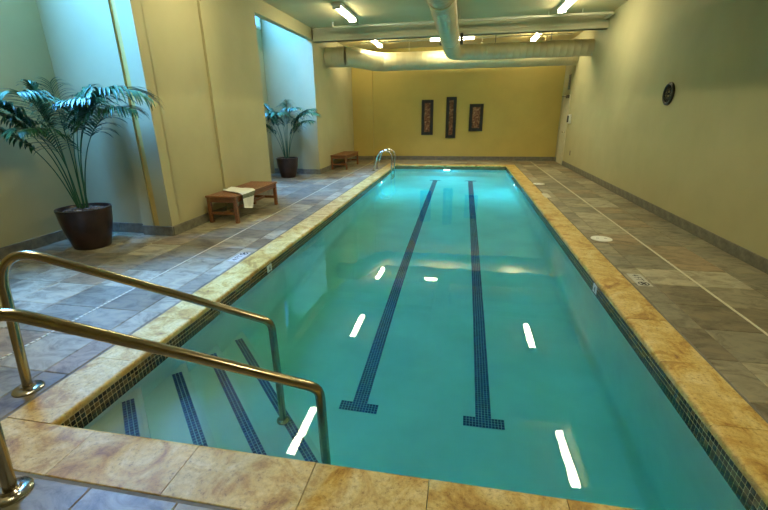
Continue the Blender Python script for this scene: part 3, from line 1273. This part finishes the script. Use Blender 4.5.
def palm(label, loc, pot_r, pot_h, fronds, seed, scale=1.0):
    t_ = thing('potted_palm', label, 'plant', loc, 0, 'potted palms in the alcoves')
    h = pot_h
    r = pot_r
    prof = [(r * 0.64, 0.0), (r * 0.69, 0.012), (r * 0.82, h * 0.3), (r * 0.94, h * 0.62), (r * 0.99, h * 0.86), (r, h * 0.93), (r * 1.02, h * 0.96), (r * 1.01, h), (r * 0.94, h), (r * 0.90, h * 0.94), (r * 0.88, h * 0.86)]
    pot = MB().lathe(prof, 40).build('pot', 'pot', t_, True)
    sm = MB().lathe([(r * 0.885, h * 0.86), (r * 0.7, h * 0.93), (r * 0.3, h * 0.97), (0.01, h * 0.98)], 30)
    sm.build('soil', 'soil', t_, 'all')
    rnd = random.Random(seed)
    mb_ = MB()
    for k in range(240):
        a, q = rnd.uniform(0, 2 * PI), math.sqrt(rnd.random()) * r * 0.87
        z_ = h * (0.985 - 0.11 * (q / r) ** 2)
        s_ = rnd.uniform(0.012, 0.024)
        mt = Matrix.Translation((q * math.cos(a), q * math.sin(a), z_)) @ Matrix.Rotation(rnd.uniform(0, 6), 4, 'Z') @ Matrix.Diagonal((s_, s_ * rnd.uniform(.6, 1), s_ * 0.6, 1))
        bm = bmesh.new()
        bmesh.ops.create_icosphere(bm, subdivisions=1, radius=1.0)
        mb_.add_bm(bm, mt)
    o = mb_.build('pebbles', 'pebble', t_)
    o['kind'] = 'stuff'
    for k, (az, ln, th0, th1, ll, pr, st_) in enumerate(fronds):
        m2 = frond_mesh(ln * scale, R(th0), R(th1), ll * scale, pr, st_, seed + k)
        o = m2.build('frond', 'leaf', t_, 'all', loc=(0.05 * math.cos(R(az)), 0.05 * math.sin(R(az)), h * 0.95))
        o.rotation_euler = (0, 0, R(az))
    return t_


# azimuth, length, start/end lean from vertical, leaflet length, pairs, bare part
F1 = [(2, 2.20, 8, 124, 0.46, 26, 0.56), (-6, 1.85, 14, 106, 0.40, 24, 0.55), (236, 1.95, 8, 122, 0.40, 26, 0.54), (231, 1.65, 13, 116, 0.36, 24, 0.52),
      (255, 1.95, 6, 112, 0.40, 26, 0.56), (195, 1.60, 3, 22, 0.30, 20, 0.66), (300, 1.90, 5, 100, 0.38, 26, 0.58), (335, 1.80, 7, 96, 0.38, 24, 0.58),
      (75, 1.65, 3, 45, 0.34, 22, 0.62), (290, 1.50, 10, 108, 0.34, 22, 0.54), (320, 1.60, 3, 30, 0.30, 22, 0.62), (20, 1.75, 4, 70, 0.36, 24, 0.60)]
palm('large potted palm with arching fronds in the near alcove', (-2.56, 2.87, 0), 0.30, 0.52, F1, 11, 0.95)
F2 = [(0, 1.75, 8, 112, 0.40, 22, 0.55), (25, 1.65, 7, 85, 0.38, 22, 0.55), (212, 1.75, 7, 95, 0.40, 22, 0.55), (185, 1.70, 4, 60, 0.38, 22, 0.58), (250, 1.7, 7, 105, 0.40, 22, 0.55),
      (285, 1.7, 7, 105, 0.40, 22, 0.55), (320, 1.75, 6, 95, 0.40, 22, 0.56), (350, 1.45, 15, 100, 0.36, 20, 0.52), (228, 1.45, 15, 105, 0.36, 20, 0.52), (100, 1.6, 4, 50, .34, 20, 0.58), (305, 1.6, 3, 40, .34, 20, 0.6)]
palm('smaller potted palm in the far alcove', (-2.48, 9.12, 0), 0.29, 0.52, F2, 41, 0.95)


# ================================================================== WALL ART, CLOCK, WALL FITTINGS
def art(label, x0, x1, z0, z1, seed):
    t_ = thing('wall_art', label, 'picture', ((x0 + x1) / 2, YF, (z0 + z1) / 2), 0, 'carved panels on the far wall')
    hw, hh = (x1 - x0) / 2, (z1 - z0) / 2
    fw = 0.105
    for s_ in (-1, 1):
        MB().cbox(-fw / 2, fw / 2, -0.045, 0, -hh, hh, 0.008).build('frame_side', 'black', t_, loc=(s_ * (hw - fw / 2), 0, 0))
        MB().cbox(-hw + fw, hw - fw, -0.045, 0, -fw / 2, fw / 2, 0.008).build('frame_rail', 'black', t_, loc=(0, 0, s_ * (hh - fw / 2)))
    iw, ih = hw - fw, hh - fw
    nx = 14
    nz = max(10, int(nx * ih / iw))

    def fn(i, j):
        x_ = -iw + 2 * iw * j / nx
        z_ = -ih + 2 * ih * i / nz
        k = 2 * PI / (2 * iw)
        dz = 0.010 * math.sin(2 * k * x_ + 1.3 * math.sin(1.2 * k * z_ + seed)) * math.cos(1.7 * k * z_ + seed + math.sin(k * x_)) + 0.006 * math.sin(3.1 * k * z_ + 2 * k * x_)
        return (x_, -0.022 - dz, z_)
    m_ = MB()
    m_.quad_grid(nz + 1, nx + 1, fn)
    m_.f = [f_[::1] for f_ in m_.f]
    m_.build('carved_panel', 'carving', t_)
    MB().box(-iw - 0.01, iw + 0.01, -0.008, 0, -ih - 0.01, ih + 0.01).build('backing', 'black', t_)
    return t_


art('medium tall carved panel in black frame, left of the three', 0.69, 1.10, 0.88, 2.06, 1)
art('tallest and narrowest carved panel in black frame, middle of the three', 1.55, 1.90, 0.77, 2.14, 2)
art('shortest and widest carved panel in black frame, right of the three', 2.35, 2.82, 1.0, 1.90, 5)

ck = thing('wall_clock', 'round black openwork clock on the right wall', 'clock', (XR, 6.13, 1.85))
rm = Matrix.Rotation(-PI / 2, 4, 'Y')


def lay(m_):
    m_.v = [tuple(rm @ Vector(p)) for p in m_.v]
    return m_


lay(MB().lathe([(0.130, 0.004), (0.130, 0.024), (0.150, 0.034), (0.168, 0.026), (0.172, 0.0), (0.130, 0.0)], 40, caps=False)).build('rim', 'black', ck, True)
lay(MB().lathe([(0.055, 0.004), (0.055, 0.018), (0.070, 0.018), (0.070, 0.004), (0.055, 0.004)], 30, caps=False)).build('inner_ring', 'black', ck, True)
for k in range(12):
    a = 2 * PI * k / 12
    m_ = MB().box(0.066, 0.135, -0.006, 0.006, 0.006, 0.016, Matrix.Rotation(a - 0.10, 4, 'Z'))
    m_.box(0.066, 0.135, -0.006, 0.006, 0.006, 0.016, Matrix.Rotation(a + 0.10, 4, 'Z'))
    lay(m_).build('numeral', 'black', ck)
lay(MB().lathe([(0.018, 0.0), (0.018, 0.026), (0.01, 0.03)], 16)).build('hub', 'black', ck, True)
lay(MB().box(-0.02, 0.085, -0.006, 0.006, 0.020, 0.023, Matrix.Rotation(2.2, 4, 'Z'))).build('hand', 'black', ck)
lay(MB().box(-0.02, 0.120, -0.004, 0.004, 0.024, 0.027, Matrix.Rotation(0.4, 4, 'Z'))).build('hand', 'black', ck)

vg = thing('wall_vent', 'narrow brown vent grille high on the right wall above the door', 'vent', (XR, 12.98, 2.47))
MB().cbox(-0.012, 0.0, -0.12, 0.12, -0.22, 0.22, 0.003).build('plate', 'vent', vg)
for k in range(9):
    m_ = MB().box(-0.012, 0.012, -0.1, 0.1, -0.003, 0.003, Matrix.Rotation(R(35), 4, 'Y'))
    m_.build('louvre', 'dark', vg, loc=(-0.014, 0, -0.18 + 0.045 * k))
ph = thing('wall_box', 'small pale box with dark front on the right wall beside the door', 'wall box', (XR, 12.27, 1.40))
MB().cbox(-0.06, 0.0, -0.09, 0.09, -0.13, 0.13, 0.01).build('body', 'white', ph)
MB().cbox(-0.105, -0.06, -0.03, 0.03, -0.10, 0.10, 0.012).build('front_panel', 'dark', ph)
so = thing('wall_socket', 'small socket plate low on the right wall near the door', 'socket', (XR, 11.80, 0.44))
MB().cbox(-0.008, 0.0, -0.05, 0.05, -0.07, 0.07, 0.003).build('plate', 'vent', so)
for s_ in (-1, 1):
    MB().cbox(-0.012, -0.007, -0.018, 0.018, -0.014, 0.014, 0.002).build('outlet', 'dark', so, loc=(0, 0, 0.03 * s_))


# ================================================================== CEILING SERVICES
def fixture(label, x_, y_, ln=1.30, rz=0.0, z_=ZC):
    t_ = thing('ceiling_light', label, 'light', (x_, y_, z_), rz, 'fluorescent ceiling lights')
    MB().cbox(-0.10, 0.10, -ln / 2, ln / 2, -0.06, 0.0, 0.008).build('housing', 'white', t_)
    n = 9
    m_ = MB()

    def fn(i, j):
        a = PI * j / (n - 1)
        return (0.075 * math.cos(a), -ln / 2 + 0.03 + (ln - 0.06) * i, -0.060 - 0.055 * math.sin(a))
    m_.quad_grid(2, n, fn)
    m_.f.append(tuple(range(n)))
    m_.f.append(tuple(range(2 * n - 1, n - 1, -1)))
    m_.build('diffuser', 'lamp', t_, True)
    for s_ in (-1, 1):
        MB().cbox(-0.085, 0.085, -0.012, 0.012, -0.122, -0.055, 0.006).build('end_cap', 'white', t_, loc=(0, s_ * (ln / 2 - 0.018), 0))
    return t_


fixture('fluorescent ceiling light, left row, before the beam', -0.44, 8.15)
fixture('fluorescent ceiling light, right row, before the beam', 4.12, 8.35)
fixture('fluorescent ceiling light, left row, beyond the beam', -0.56, 12.0)
fixture('fluorescent ceiling light, right row, beyond the beam', 4.10, 12.05)
fixture('fluorescent ceiling light, left row, above the near half of the pool', -0.48, 4.20)
fixture('fluorescent ceiling light, right row, above the near half of the pool', 4.17, 4.35)
fixture('fluorescent ceiling light set crosswise behind the long duct', 1.72, 11.85, 1.3, PI / 2)
fixture('fluorescent ceiling light behind the camera, left row', -0.48, 0.2)
fixture('fluorescent ceiling light behind the camera, right row', 4.17, 0.35)


def rib_tube(path_pts, r, pitch=0.16, n=24):
    """duct run with raised seams; path of straight legs already subdivided"""
    out = []
    rad = []
    for a, b in zip(path_pts, path_pts[1:]):
        a, b = Vector(a), Vector(b)
        ln = (b - a).length
        k = max(1, int(ln / pitch))
        d = (b - a) / ln
        for q in range(k):
            s_ = q * ln / k
            out += [a + d * (s_ + 0.004), a + d * (s_ + 0.010), a + d * (s_ + 0.016), a + d * (s_ + 0.022)]
            rad += [r, r * 1.022, r * 1.022, r]
        out.append(b - d * 0.002)
        rad.append(r)
    m_ = MB()
    m_.tube(out, r, n, True, lambda i: rad[i])
    return m_


ZD = 3.16
RD = 0.20
XD = 1.78
d1 = thing('air_duct', 'long pale round air duct running over the pool and turning right', 'duct', (0, 0, 0))
rib_tube([(XD, YB + 0.02, ZD), (XD, 10.55, ZD)], RD).build('long_run', 'duct', d1, True)
P = []
for k in range(7):
    a = PI / 2 * k / 6
    P.append((XD + 0.42 - 0.42 * math.cos(a), 10.53 + 0.42 * math.sin(a), ZD))
MB().tube(P, RD * 1.01, 24).build('elbow', 'duct', d1, True)
rib_tube([(XD + 0.40, 10.95, ZD), (XR - 0.005, 10.95, ZD)], RD).build('cross_run', 'duct', d1, True)
for (hx, hy) in ((XD, 5.0), (XD, 8.6)):
    m_ = MB()
    m_.tube([(hx - RD - 0.008, hy, ZC), (hx - RD - 0.008, hy, ZD)] + [(hx - (RD + 0.008) * math.cos(PI * k / 10), hy, ZD - (RD + 0.008) * math.sin(PI * k / 10)) for k in range(1, 10)] + [(hx + RD + 0.008, hy, ZD), (hx + RD + 0.008, hy, ZC)], 0.007, 6)
    m_.build('hanger', 'duct', d1)
for s_ in (-1, 1):
    MB().cbox(-0.035, 0.035, -0.06, 0.06, 3.19, 3.43, 0.005).build('bracket', 'dark', d1, loc=(XD + s_ * (RD + 0.045), 9.75, 0))
for hx in (2.9, 4.3):
    for s_ in (-1, 1):
        MB().tube([(hx, 10.95 + s_ * 0.05, ZD + RD), (hx, 10.95 + s_ * 0.05, ZC)], 0.006, 6).build('hanger', 'dark', d1)

RD2 = 0.265
ZD2 = 3.16
d2 = thing('air_duct', 'wide pale round air duct across the far end with a bent left end', 'duct', (0, 0, 0))
rib_tube([(XL + 0.005, 10.95, ZD2), (-1.22, 10.95, ZD2)], RD2).build('stub', 'duct', d2, True)
P = [(-1.24, 10.95, ZD2), (-1.16, 10.98, ZD2), (-1.05, 11.10, ZD2), (-0.72, 12.10, ZD2), (-0.62, 12.32, ZD2), (-0.42, 12.45, ZD2), (-0.30, 12.45, ZD2)]
MB().tube(P, RD2 * 1.01, 28).build('elbow', 'duct', d2, True)
rib_tube([(-0.32, 12.45, ZD2), (XR - 0.005, 12.45, ZD2)], RD2).build('cross_run', 'duct', d2, True)
for hx in (-1.45, 0.4, 2.6, 4.4):
    hy = 10.95 if hx < -1 else 12.45
    MB().tube([(hx, hy, ZD2 + RD2), (hx, hy, ZC)], 0.008, 6).build('hanger', 'duct', d2)

# sprinkler pipes
def pipe(label, P, r, drops):
    t_ = thing('sprinkler_pipe', label, 'pipe', (0, 0, 0), 0, 'sprinkler pipes under the ceiling')
    MB().tube(P, r, 10).build('pipe_run', 'pipe', t_, True)
    for (a, b, c) in drops:
        MB().tube([(a, b, c), (a, b, ZC)], 0.009, 8).build('hanger', 'pipe', t_, True)
    return t_


ZP = 3.61
pipe('cream sprinkler pipe just before the ceiling beam', [(-1.06, 9.25, ZC), (-1.06, 9.25, ZP + 0.03), (-1.03, 9.25, ZP), (5.19, 9.25, ZP), (5.23, 9.27, ZP), (5.24, 9.31, ZP), (5.24, 9.82, ZP)], 0.024,
     [(-0.42, 9.25, ZP), (1.4, 9.25, ZP), (3.9, 9.25, ZP), (4.6, 9.25, ZP)])
pipe('cream sprinkler pipe over the near half of the pool', [(-1.0, 5.25, ZC), (-1.0, 5.25, ZP + 0.03), (-0.97, 5.25, ZP), (4.9, 5.25, ZP)], 0.024,
     [(-0.2, 5.25, ZP), (2.6, 5.25, ZP), (4.4, 5.25, ZP)])
pipe('cream sprinkler pipe above the far cross duct', [(-0.9, 11.35, 3.56), (4.9, 11.35, 3.56)], 0.020, [(-0.7, 11.35, 3.56), (1.0, 11.35, 3.56), (3.6, 11.35, 3.56), (4.5, 11.35, 3.56)])

bx = thing('boxed_soffit', 'painted boxed soffit beside the near right ceiling light', 'soffit', (4.36, 0, ZC))
MB().cbox(-0.07, 0.07, YB + 0.02, 5.22, -0.36, 0.0, 0.006).build('long_box', 'ceiling', bx)
MB().cbox(-1.15, -0.07, 5.06, 5.22, -0.20, 0.0, 0.006).build('cross_box', 'ceiling', bx)
